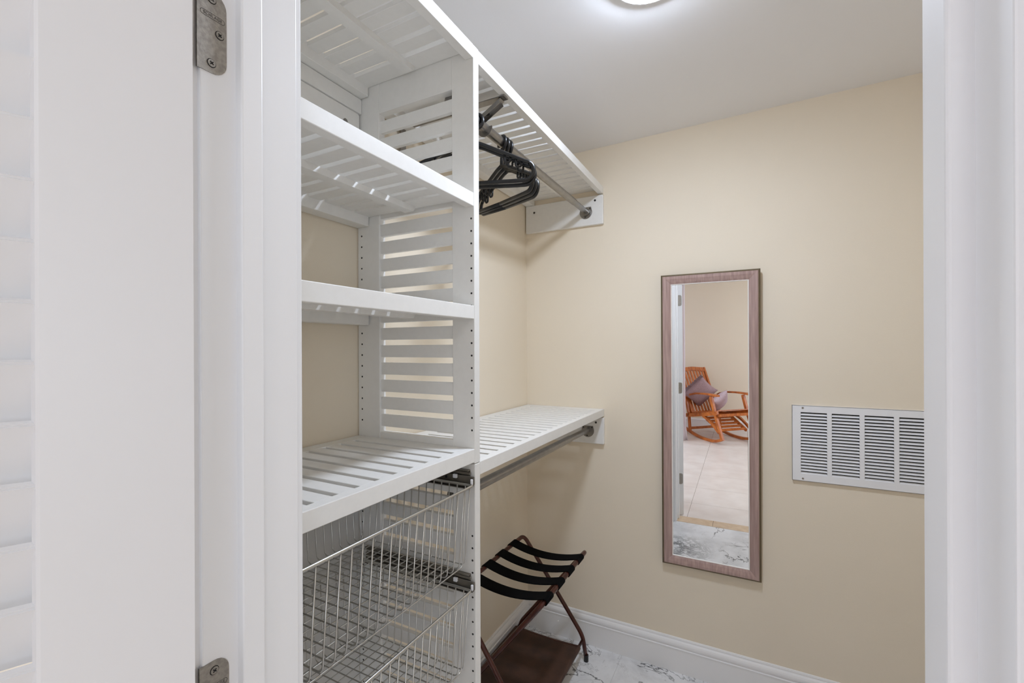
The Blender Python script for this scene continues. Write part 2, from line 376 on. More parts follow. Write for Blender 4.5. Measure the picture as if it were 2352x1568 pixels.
for hi_, hz in enumerate((1.791, 1.067, 0.309)):
    bm = bmesh.new(); bo = to_local((JL-0.0048, 0.2575, 0)); tube(bm, [(bo.x, bo.y, hz-0.045), (bo.x, bo.y, hz+0.045)], 0.0055, 14)
    h = obj('hinge', bm, 'nickel', dr, smooth=False); h['label'] = 'brushed nickel butt hinge with rounded corners'
    # door leaf in door space (on the hinge edge, plane x=fx0)
    bm = bmesh.new(); prism(bm, [(0.004+a, hz+z) for a, z in rrect_leaf(0.031, 0.09, 0.014, 1)], 'x', fx0-0.0012, fx0+0.001)
    obj('door_leaf', bm, 'nickel', h)
    # jamb leaf in world space -> converted
    bm = bmesh.new(); prism(bm, [(0.2645+a, hz+z) for a, z in rrect_leaf(0.0305, 0.09, 0.0155, 1)], 'x', JL-0.001, JL+0.0011)
    bm.transform(inv @ Matrix.Translation(-PIV)); obj('jamb_leaf', bm, 'nickel', h)
    nw = inv.to_3x3() @ Vector((1, 0, 0))
    for dy, dz in ((0.2795, 0.0345), (0.2875, 0.0), (0.2790, -0.0345)):
        bm = bmesh.new(); disc(bm, (JL+0.001, dy, hz+dz), 0.0047, (1, 0, 0), 0.00035, 20); bm.transform(inv @ Matrix.Translation(-PIV)); obj('screw_seat', bm, 'hole_dark', h)
        phillips(h, to_local((JL+0.0012, dy, hz+dz)), nw)
        cross_mark(h, to_local((JL+0.0020, dy, hz+dz)), nw)
# maker's lettering on the jamb leaf of each hinge: the word in an outlined slot
fc = bpy.data.curves.new('lettering', 'FONT'); fc.body = 'SCHLAGE'; fc.size = 0.0042; fc.extrude = 0.00012; fc.align_x = 'CENTER'; fc.align_y = 'CENTER'; fc.space_character = 1.12
fo = bpy.data.objects.new('lettering_curve', fc); COL.objects.link(fo)
dg = bpy.context.evaluated_depsgraph_get(); lm = bpy.data.meshes.new_from_object(fo.evaluated_get(dg)); bpy.data.objects.remove(fo)
lm.materials.clear(); lm.materials.append(MATS['ink_dark'])
hinges = [o for o in dr.children if o.name.startswith('hinge')]
for h, hz in zip(hinges, (1.791, 1.067, 0.309)):
    M = Matrix(((0, 0, 1, JL+0.0012), (1, 0, 0, 0.2805), (0, 1, 0, hz+0.0165), (0, 0, 0, 1)))
    me = lm.copy(); me.transform(inv @ Matrix.Translation(-PIV) @ M)
    o = bpy.data.objects.new('lettering', me); COL.objects.link(o); o.parent = h
    bm = bmesh.new(); pts = []
    for k in range(13): an = math.pi/2+k*math.pi/12; pts.append((JL+0.0012, 0.2805-0.0098+0.0027*math.cos(an), hz+0.0165+0.0027*math.sin(an)))
    for k in range(13): an = -math.pi/2+k*math.pi/12; pts.append((JL+0.0012, 0.2805+0.0098+0.0027*math.cos(an), hz+0.0165+0.0027*math.sin(an)))
    tube(bm, pts, 0.00022, 4, closed=True); bm.transform(inv @ Matrix.Translation(-PIV)); obj('lettering_outline', bm, 'ink_dark', h)

# ================================================================== CLOSET SHELVING
XF = -0.624; XBK = -1.034
YP0, YP1 = 0.975, 1.000            # right side panel of the tower
YQ0, YQ1 = 0.398, 0.423            # left side panel (behind the door frame)
def holes(bm, x, y, zs, n):
    for z in zs: disc(bm, (x, y, z), 0.0027, n, 0.0004, 8)
def side_panel(parent, y0, y1, z0, z1, slat_bottoms, topboard, botboard, hz, inner):
    """slatted ladder panel: two stiles, boards at the ends and slats; inner = +1/-1 direction of the tower inside along y"""
    obj('front_stile', B(-0.692, XF, y0, y1, z0, z1, bev=0.0012), 'laminate', parent)
    obj('rear_stile', B(XBK, -0.949, y0, y1, z0, z1, bev=0.0012), 'laminate', parent)
    ys0, ys1 = y0+0.006, y1-0.006
    obj('end_board', B(-0.949, -0.692, y0+0.0005, y1-0.0005, topboard, z1-0.0005, bev=0.0008), 'laminate', parent)
    obj('end_board', B(-0.949, -0.692, y0+0.0005, y1-0.0005, z0+0.0005, botboard, bev=0.0008), 'laminate', parent)
    f = None
    for zb in slat_bottoms:
        if f is None: f = obj('slat', B(-0.951, -0.690, ys0, ys1, -0.0345/2, 0.0345/2, bev=0.0008), 'laminate', parent, loc=(0, 0, zb+0.0345/2))
        else: dup(f, parent, (0, 0, zb+0.0345/2))
    bm = bmesh.new(); yy = y0 if inner < 0 else y1; n = (0, inner, 0)
    holes(bm, -0.6325, yy, hz, n); holes(bm, -1.0185, yy, hz, n)
    o = obj('peg_holes', bm, 'hole_dark', parent); o['kind'] = 'stuff'
tw = thing('shelf_tower', 'white slatted closet tower with ladder side panels left of the hanging shelves', 'shelf tower', (0, 0, 0))
UP = [2.073-0.05*k for k in range(18)]; LO = [1.068-0.05*k for k in range(1, 19)]
for (y0, y1, inn) in ((YP0, YP1, -1), (YQ0, YQ1, 1)):
    side_panel(tw, y0, y1, 1.1525, 2.2255, UP, 2.1285, 1.2075, [1.781-0.032*k for k in range(18)], inn)
    side_panel(tw, y0, y1, 0.0, 1.1505, LO, 1.0680, 0.150, [0.966-0.0315*k for k in range(26)], inn)
obj('back_panel', B(XL+0.0005, XBK+0.0, YQ1, YP0, 0.0, 1.150), 'grey_back', tw)

def shelf(label, y0, y1, zt, gaps, brace_y=None, notch=0.0):
    t = thing('slatted_shelf', label, 'shelf', (0, (y0+y1)/2, zt), group='white slatted closet shelves'); yc = (y0+y1)/2
    obj('front_rail', B(-0.648, XF, y0-yc, y1-yc, -0.0345, 0, bev=0.0014, seg=2), 'laminate', t)
    obj('back_rail', B(-1.032, -0.987, y0-yc+0.002, y1-yc-0.002, -0.040, 0, bev=0.0012), 'laminate', t)
    ed = [y0]+[v for g in gaps for v in (g-0.0070, g+0.0070)]+[y1]
    cache = {}
    for a, b in zip(ed[::2], ed[1::2]):
        wdt = round(b-a, 4)
        if wdt not in cache: cache[wdt] = obj('slat', B(-0.990, -0.6475, -wdt/2, wdt/2, -0.0125, -0.0004, bev=0.0008), 'laminate', t, loc=(0, (a+b)/2-yc, 0))
        else: dup(cache[wdt], t, (0, (a+b)/2-yc, 0))
    b0, b1 = brace_y or (y0+0.015, y1-0.014)
    bm = bmesh.new()
    poly = [(b0-yc, -0.0125), (b0-yc, -0.018), (b0-yc+0.008, -0.0275), (b1-yc-0.008, -0.0275), (b1-yc, -0.018), (b1-yc, -0.0125)]
    prism(bm, poly, 'x', -0.833, -0.803); obj('brace', bm, 'laminate', t)
    return t
TG = [0.9125-0.0508*k for k in range(10)][::-1]; TG = [g for g in TG if g > YQ1+0.03]
shelf('top slatted shelf of the tower nearest the ceiling', YQ1+0.0006, YP0-0.0006, 2.2255, TG)
shelf('second slatted tower shelf below the ceiling shelf, seen from underneath', YQ1+0.0006, YP0-0.0006, 1.8455, TG)
shelf('slatted tower shelf just above eye level centre, front rail nearly edge-on', YQ1+0.0006, YP0-0.0006, 1.5570, TG)
shelf('lowest slatted tower shelf directly above the wire baskets', YQ1+0.0006, YP0-0.0006, 1.1905, TG)
HG = [1.043+0.0511*k for k in range(22)]; HG = [g for g in HG if g < YB-0.03]
shelf('long slatted top shelf with black hangers beneath it', YP1+0.0006, YB-0.001, 2.2235, HG, (1.03, 2.10))
shelf('long slatted lower shelf above the luggage rack', YP1+0.0006, YB-0.001, 1.1525, [g-0.01 for g in HG], (1.03, 2.10))

# wall cleats in the tower and end brackets on the back wall
def board_chamfer(name, label, y0, y1, z0, z1, x0, x1, ch):
    bm = bmesh.new(); prism(bm, [(y0, z0), (y1, z0), (y1, z1-ch), (y1-ch, z1), (y0, z1)], 'x', x0, x1)
    return obj(name, bm, 'laminate')
wc = thing('wall_cleat', 'white wall cleat screwed behind the top of the tower', 'cleat', (0, 0, 0))
o = board_chamfer('board', '', YQ1+0.003, 0.968, 2.030, 2.139, XBK+0.0005, XBK+0.014, 0.004); o.parent = wc
o = board_chamfer('board', '', YQ1+0.003, 0.9735, 2.141, 2.1835, XBK+0.0005, XBK+0.018, 0.002); o.parent = wc
bm = bmesh.new(); disc(bm, (XBK+0.014, 0.917, 2.098), 0.0075, (1, 0, 0), 0.0012, 16); sc = obj('screw', bm, 'steel', wc)
def bracket(label, z0, z1):
    t = thing('shelf_bracket', label, 'bracket', (0, YB, z0), group='white shelf end brackets')
    h = z1-z0
    bm = B(XL+0.006, -0.621, -0.019, -0.0005, 0, h, bev=0.003, seg=2); obj('board', bm, 'laminate', t)
    for x, zz in ((-0.983, h-0.038), (-0.660, h-0.024)):
        bm = bmesh.new(); disc(bm, (x, -0.019, zz), 0.0052, (0, -1, 0), 0.001, 14); obj('screw', bm, 'screw_dark', t)
    return t
bracket('white end bracket board under the upper hanging shelf', 2.042, 2.1825)
bracket('white end bracket board under the lower hanging shelf', 0.984, 1.1115)

# clothes rods
def rod(label, x, z, ysplit, zoff_flange):
    t = thing('closet_rod', label, 'clothes rod', (x, (YP1+YB)/2, z), group='metal closet rods'); yc = (YP1+YB)/2
    bm = bmesh.new(); tube(bm, [(0, YP1+0.004-yc, 0), (0, ysplit-yc, 0)], 0.0148, 24); o = obj('outer_tube', bm, 'steel', t)
    bm = bmesh.new(); tube(bm, [(0, ysplit-yc-0.01, 0), (0, YB-0.021-yc, 0)], 0.0128, 24); obj('inner_tube', bm, 'steel', t)
    for y0, s in ((YB-0.0192, -1), (YP1+0.0004, 1)):
        bm = bmesh.new(); poly = []
        for k in range(25):
            an = R(-200)+R(220)*k/24; poly.append((0.031*math.cos(an), 0.031*math.sin(an)-0.004))
        poly += [(0.026, 0.0205), (-0.026, 0.0205)]
        prism(bm, poly, 'y', y0-yc, y0-yc+s*0.003); fl_ = obj('flange', bm, 'steel', t)
        bm = bmesh.new(); ring = [(0.0175*math.cos(R(-200)+R(220)*k/20), y0-yc+s*0.0075, 0.0175*math.sin(R(-200)+R(220)*k/20)) for k in range(21)]
        sweep(bm, ring, rect(0.003, 0.009) if False else rect(0.009, 0.003)); obj('cup', bm, 'steel', fl_)
        for px, pz in ((0.021, 0.013), (-0.003, -0.0275), (-0.022, 0.012)):
            bm = bmesh.new(); disc(bm, (px, y0-yc+s*0.003, pz), 0.0034, (0, s, 0), 0.0012, 12); obj('screw', bm, 'screw_dark', fl_)
    return t
rod('steel closet rod with black hangers under the upper shelf', -0.7055, 2.110, 1.945, 0)
rod('steel closet rod under the lower shelf', -0.7, 1.0495, 1.86, 0)

# folding support bracket of the upper rod
sb = thing('rod_support_bracket', 'metal support bracket under the upper shelf beside the hangers', 'bracket', (-0.83, 1.165, 2.187))
def bar(parent, name, p0, p1, wd, th, mt, up=(0, 0, 1)):
    bm = bmesh.new(); sweep(bm, [p0, p1], rect(wd, th), up=Vector(up)); return obj(name, bm, mt, parent)
bm = bmesh.new(); box(bm, -0.195, 0.198, -0.014, 0.014, -0.003, 0, bev=0.001); obj('plate', bm, 'steel', sb)
bar(sb, 'arm', (0.185, 0, -0.006), (-0.192, 0, -0.205), 0.022, 0.004, 'steel')
for y in (-0.0115, 0.0115): bar(sb, 'arm_flange', (0.18, y, -0.014), (-0.188, y, -0.210), 0.0015, 0.012, 'steel')
bar(sb, 'wall_plate', (-0.196, 0, -0.004), (-0.196, 0, -0.235), 0.026, 0.004, 'steel', (1, 0, 0))
bm = bmesh.new(); hk = [(0.1245+0.0175*math.cos(a), 0, -0.077+0.0175*math.sin(a)) for a in [R(-200)+R(210)*k/16 for k in range(17)]]
sweep(bm, [(0.105, 0, -0.045)]+hk, rect(0.016, 0.0025), up=Vector((0, 1, 0))) ; obj('hook', bm, 'steel', sb)
for x, z in ((0.178, -0.0035), (0.10, -0.052), (0.135, -0.034)):
    bm = bmesh.new(); disc(bm, (x, 0, z-0.0015), 0.006, (0.3, 0, -1), 0.002, 14); obj('rivet', bm, 'screw_dark', sb)

# wire baskets on slides
WS = 0.0242
def basket(label, ztop, dx):
    x0, x1 = XF+0.012+dx, -0.998+dx; y0, y1 = 0.452, 0.9475; h = 0.197
    t = thing('wire_basket', label, 'wire basket', ((x0+x1)/2, (y0+y1)/2, ztop-h), group='pull-out wire baskets'); cx, cy = (x0+x1)/2, (y0+y1)/2
    hx, hy = (x0-x1)/2, (y1-y0)/2
    bm = bmesh.new()
    ringp = rounded([(0, -hy, h), (hx, -hy, h), (hx, hy, h), (-hx, hy, h), (-hx, -hy, h), (0, -hy, h)], 0.012, 4)[:-1]
    tube(bm, ringp, 0.0033, 8, closed=True); obj('rim', bm, 'wire_steel', t, True)
    tp = 0.014
    bm = bmesh.new(); tube(bm, rounded([(hx-0.002, 0, h-0.003), (hx-tp-0.004, 0, 0), (-hx+tp, 0, 0), (-hx+0.002, 0, h-0.003)], 0.014, 4), 0.00155, 6)
    n = int((2*hy-0.02)/WS); f = None
    for k in range(n+1):
        y = -hy+0.012+k*(2*hy-0.024)/n
        if f is None: f = obj('wire', bm, 'wire_steel', t, True, loc=(0, y, 0))
        else: dup(f, t, (0, y, 0))
    bm = bmesh.new(); tube(bm, rounded([(0, hy-0.002, h-0.003), (0, hy-tp, -0.003), (0, -hy+tp, -0.003), (0, -hy+0.002, h-0.003)], 0.014, 4), 0.00155, 6)
    n = int((2*hx-0.03)/WS); f = None
    for k in range(n+1):
        x = -hx+0.022+k*(2*hx-0.044)/n
        if f is None: f = obj('wire', bm, 'wire_steel', t, True, loc=(x, 0, 0))
        else: dup(f, t, (x, 0, 0))
    bm = bmesh.new(); zz = h*0.62; ee = tp*0.38
    tube(bm, rounded([(0, -hy+ee, zz), (hx-ee, -hy+ee, zz), (hx-ee, hy-ee, zz), (-hx+ee, hy-ee, zz), (-hx+ee, -hy+ee, zz), (0, -hy+ee, zz)], 0.012, 4)[:-1], 0.0015, 6, closed=True)
    bm.free()
    return t
basket('upper wire basket right beneath the lowest tower shelf', 1.1055, 0.0)
basket('lower wire basket at the bottom of the picture', 0.842, -0.006)
def slide(label, z, yin, s):
    t = thing('drawer_slide', label, 'drawer slide', (-0.815, yin, z), group='metal basket slides')
    Y = lambda d: s*d
    def bx(nm, x0, x1, d0, d1, z0, z1, mt): return obj(nm, B(x0, x1, Y(d0), Y(d1), z0, z1, bev=0.0008), mt, t)
    bx('cabinet_rail', -0.185, 0.178, 0.0004, 0.0025, -0.024, 0.024, 'slide_steel')
    bx('cabinet_rail_lip', -0.185, 0.178, 0.0025, 0.012, 0.021, 0.024, 'slide_steel'); bx('cabinet_rail_lip', -0.185, 0.178, 0.0025, 0.012, -0.024, -0.021, 'slide_steel')
    bx('ball_track', -0.18, 0.182, 0.004, 0.010, 0.012, 0.019, 'slide_steel'); bx('ball_track', -0.18, 0.182, 0.004, 0.010, -0.019, -0.012, 'slide_steel')
    bx('basket_rail', -0.18, 0.196, 0.009, 0.0125, -0.010, 0.010, 'slide_steel')
    bx('basket_rail_ledge', -0.18, 0.196, 0.0125, 0.022, -0.012, -0.009, 'slide_steel')
    bx('clip', 0.135, 0.146, 0.0125, 0.019, 0.002, 0.012, 'plastic_clip'); bx('clip', 0.188, 0.1935, 0.0125, 0.018, -0.010, 0.004, 'plastic_clip')
    for x in (0.11, -0.02, -0.14):
        bm = bmesh.new(); disc(bm, (x, Y(0.0125), 0.001), 0.0035, (0, s, 0), 0.0012, 12); obj('screw', bm, 'screw_dark', t)
slide('dark metal slide at the right side of the upper wire basket', 1.112, YP0, -1)
slide('dark metal slide at the right side of the lower wire basket', 0.845, YP0, -1)
slide('dark metal slide at the left side of the upper wire basket', 1.112, YQ1, 1)
slide('dark metal slide at the left side of the lower wire basket', 0.845, YQ1, 1)

# ================================================================== HANGERS
def hanger_meshes():
    bm = bmesh.new(); r = 0.0060
    W = 0.168; sh = -0.078; drop = -0.058; loop = 0.027
    def side(s):
        pts = [(0, 0, sh+0.006), (s*0.03, 0, sh-0.002), (s*(W-0.03), 0, sh+drop+0.010), (s*(W-0.008), 0, sh+drop)]
        cx, cz = W-0.012, sh+drop-loop+0.001
        for k in range(1, 11):
            an = R(80)-R(170)*k/10; pts.append((s*(cx+loop*math.cos(an)), 0, cz+loop*math.sin(an)))
        pts += [(s*(W-0.045), 0, cz-loop-0.001), (0, 0, cz-loop-0.003)]
        return pts
    for s in (-1, 1): tube(bm, rounded(side(s), 0.008, 2), r, 8)
    zb = sh+drop-2*loop-0.001
    # strap hooks hanging under the shoulders
    for s in (-1, 1):
        for x0 in (0.100, 0.132):
            zt = sh-0.002+(x0-0.03)/(W-0.06)*(drop+0.012)
            tube(bm, rounded([(s*x0, 0, zt), (s*x0, 0, zt-0.026), (s*(x0+0.016), 0, zt-0.027), (s*(x0+0.016), 0, zt-0.014)], 0.007, 3), 0.0034, 6)
    body = bmesh.new(); me = bm
    hb = bmesh.new(); R_ = 0.0215
    pts = [(R_*math.cos(a), 0, R_*math.sin(a)) for a in [R(200)-R(200+95)*k/18 for k in range(19)]]
    pts += [(0.004, 0, -0.032), (0, 0, -0.045), (0, 0, sh)]
    tube(hb, rounded(pts, 0.006, 2), 0.0054, 8)
    body.free(); return me, hb
bmB, bmH = hanger_meshes()
h0 = thing('hanger', 'x', 'hanger', group='black plastic hangers on the upper rod')
hb_ = obj('body', bmB, 'hanger_black', h0, True); hh_ = obj('hook', bmH, 'hanger_black', h0, True)
ROD = (-0.7055, 2.110)
HS = [  # y, yaw, roll, label
    (1.080, -22, 0, 'black plastic hanger with strap hooks, nearest the tower'),
    (1.114, -15, 3, 'black plastic hanger second from the tower, almost touching the nearest one'),
    (1.272, 30, 4, 'black plastic hanger turned towards the wall, third from the tower'),
    (1.294, 30, 4.5, 'black plastic hanger turned towards the wall, fourth from the tower'),
    (1.316, 30.5, 5, 'black plastic hanger turned towards the wall, farthest from the tower')]
for i, (y, yw, rl, lb) in enumerate(HS):
    if i == 0: t = h0
    else:
        t = h0.copy(); COL.objects.link(t); dup(hb_, t); dup(hh_, t)
    t.location = (ROD[0], y, ROD[1]-0.0012); t.rotation_euler = (0, R(rl), R(-yw)); t['label'] = lb

# ================================================================== LUGGAGE RACK
lr = thing('luggage_rack', 'folding luggage rack with brown tube legs and four black straps in the corner', 'luggage rack', (-0.835, 1.70, 0))
ORG = Vector((-0.835, 1.70, 0)); TR = 0.0095; ZT = 0.528
def rel(pts): return [Vector(p)-ORG for p in pts]
f2 = rel([(-0.678, 1.405, 0.010), (-0.690, 1.405, 0.105), (-0.988, 1.405, ZT), (-0.988, 1.985, ZT), (-0.690, 1.995, 0.115), (-0.676, 2.000, 0.010)])
f1 = rel([(-1.010, 1.487, 0.010), (-1.002, 1.487, 0.105), (-0.662, 1.487, ZT), (-0.662, 1.965, ZT), (-1.002, 1.965, 0.105), (-1.010, 1.965, 0.010)])
for nm, p in (('frame', f1), ('frame', f2)):
    bm = bmesh.new(); tube(bm, rounded(p, 0.035, 6), TR, 12); fr = obj(nm, bm, 'rack_tube', lr, True)
    for e in (p[0], p[-1]):
        bm = bmesh.new(); tube(bm, [e+Vector((0, 0, -0.0095)), e+Vector((0, 0, 0.02))], TR+0.0015, 12); obj('foot_cap', bm, 'hanger_black', fr)
for yb, xx, y0, y1 in ((0, -0.690, 1.405, 1.995), (0, -1.0, 1.487, 1.965)):
    bm = bmesh.new(); tube(bm, rel([(xx, y0, 0.098), (xx, y1, 0.098)]), 0.007, 10); obj('cross_bar', bm, 'rack_tube', lr, True)
for yy in (1.868, 1.752, 1.640, 1.522):
    bm = bmesh.new(); pts = []
    xl, xr = -0.988-ORG.x, -0.662-ORG.x; yl = yy-ORG.y
    for k in range(9):
        a = R(250)-R(160)*k/8; pts.append((xl+(TR+0.002)*math.cos(a), yl, ZT+(TR+0.002)*math.sin(a)))
    for k in range(1, 14):
        s = k/14; pts.append((xl+(xr-xl)*s, yl, ZT+TR+0.002-0.027*4*s*(1-s)))
    for k in range(9):
        a = R(90)-R(160)*k/8; pts.append((xr+(TR+0.002)*math.cos(a), yl, ZT+(TR+0.002)*math.sin(a)))
    sweep(bm, pts, rect(0.060, 0.0032), up=Vector((0, 0, 1)))
    obj('strap', bm, 'strap_black', lr)
bm = bmesh.new(); pts = []
xl, xr = -1.0-ORG.x, -0.690-ORG.x
for k in range(9):
    a = R(270)-R(180)*k/8; pts.append((xl+0.010*math.cos(a), 1.700-ORG.y, 0.098+0.010*math.sin(a)))
for k in range(1, 12):
    s = k/12; pts.append((xl+(xr-xl)*s, 1.700-ORG.y, 0.108-0.006*4*s*(1-s)))
for k in range(9):
    a = R(90)-R(180)*k/8; pts.append((xr+0.010*math.cos(a), 1.700-ORG.y, 0.098+0.010*math.sin(a)))
sweep(bm, pts, rect(0.462, 0.0035), up=Vector((0, 0, 1))); sh_ = obj('lower_shelf', bm, 'rack_shelf', lr); sh_['label'] = 'brown leatherette lower shelf sling'
# seams on the shelf sling
for yy in (1.478, 1.922):
    bm = bmesh.new(); tube(bm, [(xl+(xr-xl)*s, yy-ORG.y, 0.1105-0.006*4*s*(1-s)) for s in [k/12 for k in range(13)]], 0.0016, 5); obj('piping', bm, 'rack_tube', sh_)

# ================================================================== MIRROR
MX0, MX1, MZ0, MZ1 = -0.353, 0.0375, 0.480, 1.769
mr = thing('wall_mirror', 'tall narrow wall mirror in a rose brown wood grain frame', 'mirror', ((MX0+MX1)/2, 2.1156, MZ0))
mr.rotation_euler = (R(0.68), 0, R(0.28))
W2 = (MX1-MX0)/2; HM = MZ1-MZ0
def frame_rail(name, i, prof, mt, parent, inset=0):
    cs = [(-W2, 0), (W2, 0), (W2, HM), (-W2, HM)]; inw = [(1, 1), (-1, 1), (-1, -1), (1, -1)]
    a, b = i, (i+1) % 4; bm = bmesh.new(); A = []; C = []
    for d, h in prof:
        A.append(bm.verts.new((cs[a][0]+inw[a][0]*d, -h, cs[a][1]+inw[a][1]*d))); C.append(bm.verts.new((cs[b][0]+inw[b][0]*d, -h, cs[b][1]+inw[b][1]*d)))
    k = len(prof)
    for j in range(k): bm.faces.new((A[j], A[(j+1) % k], C[(j+1) % k], C[j]))
    bm.faces.new(A[::-1]); bm.faces.new(C)
    return obj(name, bm, mt, parent)
for i in range(4):
    fr = frame_rail('frame_rail', i, [(0.0072, -0.011), (0.0072, 0.0095), (0.010, 0.0115), (0.020, 0.0110), (0.034, 0.0070), (0.0425, 0.0032), (0.0425, -0.011)], 'frame_rose', mr)
    frame_rail('outer_edge', i, [(0, -0.011), (0, 0.0035), (0.0025, 0.0045), (0.0025, 0.0085), (0.0040, 0.0100), (0.0073, 0.0100), (0.0073, -0.011)], 'frame_edge', fr)
    frame_rail('inner_lip', i, [(0.0424, -0.002), (0.0424, 0.0036), (0.0445, 0.0036), (0.0462, 0.0008), (0.0462, -0.002)], 'frame_lip', fr)
obj('glass', B(-W2+0.044, W2-0.044, 0.0, 0.003, 0.044, HM-0.044), 'mirror_glass', mr)

# ================================================================== VENT GRILLE
VX0, VZ0, VZ1 = 0.1468, 0.9165, 1.2155; NC = 5; CWD, CGP = 0.0864, 0.0152; MRG = 0.0292
VX1 = VX0+2*MRG+NC*CWD+(NC-1)*CGP
vg = thing('vent_grille', 'white metal return air grille beside the mirror', 'vent', ((VX0+VX1)/2, YB, VZ0))
vx = (VX1-VX0)/2; vh = VZ1-VZ0; s0, s1 = 0.0285, vh-0.0265; FY = -0.011
bm = bmesh.new()
box(bm, -vx, vx, FY, FY+0.0015, 0, s0); box(bm, -vx, vx, FY, FY+0.0015, s1, vh)
cols = []
x = -vx
for cidx in range(NC+1):
    wbar = MRG if cidx in (0, NC) else CGP
    box(bm, x, x+wbar, FY, FY+0.0015, s0, s1); x += wbar
    if cidx < NC: cols.append((x, x+CWD)); x += CWD
for a in ((-vx, vx, FY, -0.0005, 0, 0.0012), (-vx, vx, FY, -0.0005, vh-0.0012, vh), (-vx, -vx+0.0012, FY, -0.0005, 0, vh), (vx-0.0012, vx, FY, -0.0005, 0, vh)): box(bm, *a)
obj('face_frame', bm, 'vent_white', vg)
obj('duct_shade_sheet', B(-vx+0.01, vx-0.01, -0.0012, -0.0004, 0.01, vh-0.01), 'duct_shade', vg)  # dark sheet on the wall stands in for shade in the slots
NR = 20; pz = (s1-s0)/NR; f = None
bm = bmesh.new(); hw = CWD/2
vs = []
for yy, zz, e in ((FY-0.0006, 0.0, 0), (FY+0.0004, 0.0, 0), (FY+0.0078, pz*0.60, 0.0), (FY+0.0066, pz*0.60, 0.0)):
    vs.append([bm.verts.new((-hw+e, yy, zz)), bm.verts.new((hw-e, yy, zz))])
for i in range(4):
    a, b = vs[i], vs[(i+1) % 4]; bm.faces.new((a[0], a[1], b[1], b[0]))
bm.faces.new([v[0] for v in vs]); bm.faces.new([v[1] for v in vs][::-1])
for (a, b) in cols:
    for k in range(NR):
        loc = ((a+b)/2, 0, s0+k*pz)
        if f is None: f = obj('louver', bm, 'vent_white', vg, loc=loc)
        else: dup(f, vg, loc)
for sx in (-vx+0.036, vx-0.036):
    for zz in (0.0095, vh-0.0095):
        bm = bmesh.new(); disc(bm, (sx, FY, zz), 0.0038, (0, -1, 0), 0.0012, 14); o = obj('screw', bm, 'nickel', vg)
        bm = bmesh.new(); sweep(bm, [(sx-0.0028, FY-0.0013, zz), (sx+0.0028, FY-0.0013, zz)], rect(0.0008, 0.0006)); obj('screw_slot', bm, 'hole_dark', o)

# ================================================================== CEILING LIGHTS
def lathe(bm, prof, k=40):
    rings = [[bm.verts.new((r*math.cos(2*math.pi*i/k), r*math.sin(2*math.pi*i/k), z)) for i in range(k)] for r, z in prof if r > 0]
    for a, b in zip(rings, rings[1:]):
        for i in range(k): bm.faces.new((a[i], a[(i+1) % k], b[(i+1) % k], b[i]))
    bm.faces.new(rings[0]); bm.faces.new(rings[-1][::-1]); return bm
LX, LY = -0.227, 1.198
cl = thing('ceiling_light', 'round white glowing ceiling light cut by the top of the picture', 'ceiling light', (LX, LY, ceil_z(LX)))
bm = bmesh.new(); lathe(bm, [(0.100, -0.0005), (0.100, -0.012), (0.097, -0.016), (0.088, -0.017), (0.088, -0.0006)]); obj('rim', bm, 'lamp_rim', cl, True)
bm = bmesh.new(); lathe(bm, [(0.088, -0.0150), (0.086, -0.0205), (0.075, -0.0262), (0.054, -0.0300), (0.028, -0.0322), (0.002, -0.033)]); obj('diffuser', bm, 'lamp_glow', cl, True)
bl = thing('added_bedroom_lamp', 'added round white ceiling light in the unseen bedroom behind the doorway', 'ceiling light', (0.25, -1.5, 2.43))  # unseen fixture, added to house the bedroom fill light
bm = bmesh.new(); lathe(bm, [(0.20, -0.0005), (0.20, -0.03), (0.19, -0.04), (0.19, -0.0006)]); obj('rim', bm, 'lamp_rim', bl, True)
bm = bmesh.new(); lathe(bm, [(0.188, -0.03), (0.18, -0.05), (0.12, -0.062), (0.002, -0.066)]); obj('diffuser', bm, 'added_lamp_glow', bl, True)

# ================================================================== ROCKING CHAIR (seen in the mirror)
CW = 0.52
rc = thing('rocking_chair', 'orange brown wooden slatted rocking chair reflected in the mirror', 'rocking chair', (-0.488, -2.725, 0.0), -R(40))
# local: x = right seen from the sitter's front direction +y, z up ; left frame at x=0, right frame at x=CW
def strip(parent, name, pts, wd, h, up=(0, 0, 1), rnd=0.0):
    bm = bmesh.new(); sweep(bm, rounded(pts, rnd, 3) if rnd else pts, rect(wd, h), up=Vector(up)); return obj(name, bm, 'teak', parent)
def rockpts(x):
    out = []
    for k in range(17):
        y = -0.74+1.06*k/16; out.append((x, y, 0.018+0.30*(y+0.06)**2 + (0.9*(y-0.12)**2 if y > 0.12 else 0)))
    return out
for x in (0, CW):
    strip(rc, 'rocker', rockpts(x), 0.030, 0.036)
    strip(rc, 'leg', [(x, 0.300, 0.09), (x, 0.22, 0.27), (x, 0.14, 0.45), (x, 0.07, 0.645)], 0.032, 0.044, (0, 1, 0.3))
    strip(rc, 'leg', [(x, -0.52, 0.545), (x, -0.45, 0.34), (x, -0.42, 0.06)], 0.030, 0.036, (0, 1, 0))
    strip(rc, 'arm', [(x, -0.52, 0.555), (x, -0.40, 0.615), (x, -0.25, 0.652), (x, -0.05, 0.668), (x, 0.12, 0.672), (x, 0.215, 0.667)], 0.062, 0.024)
    strip(rc, 'seat_rail', [(x, -0.60, 0.275), (x, -0.30, 0.325), (x, 0.0, 0.385), (x, 0.21, 0.43)], 0.030, 0.052)
    strip(rc, 'brace', [(x, -0.11, 0.345), (x, 0.02, 0.30), (x, 0.13, 0.24), (x, 0.24, 0.16)], 0.028, 0.030)
    xi = x+0.034*(1 if x == 0 else -1)
    strip(rc, 'back_post', [(xi, -0.40, 0.30), (xi, -0.55, 0.57), (xi, -0.77, 0.985)], 0.028, 0.042, (0, 1, 0))
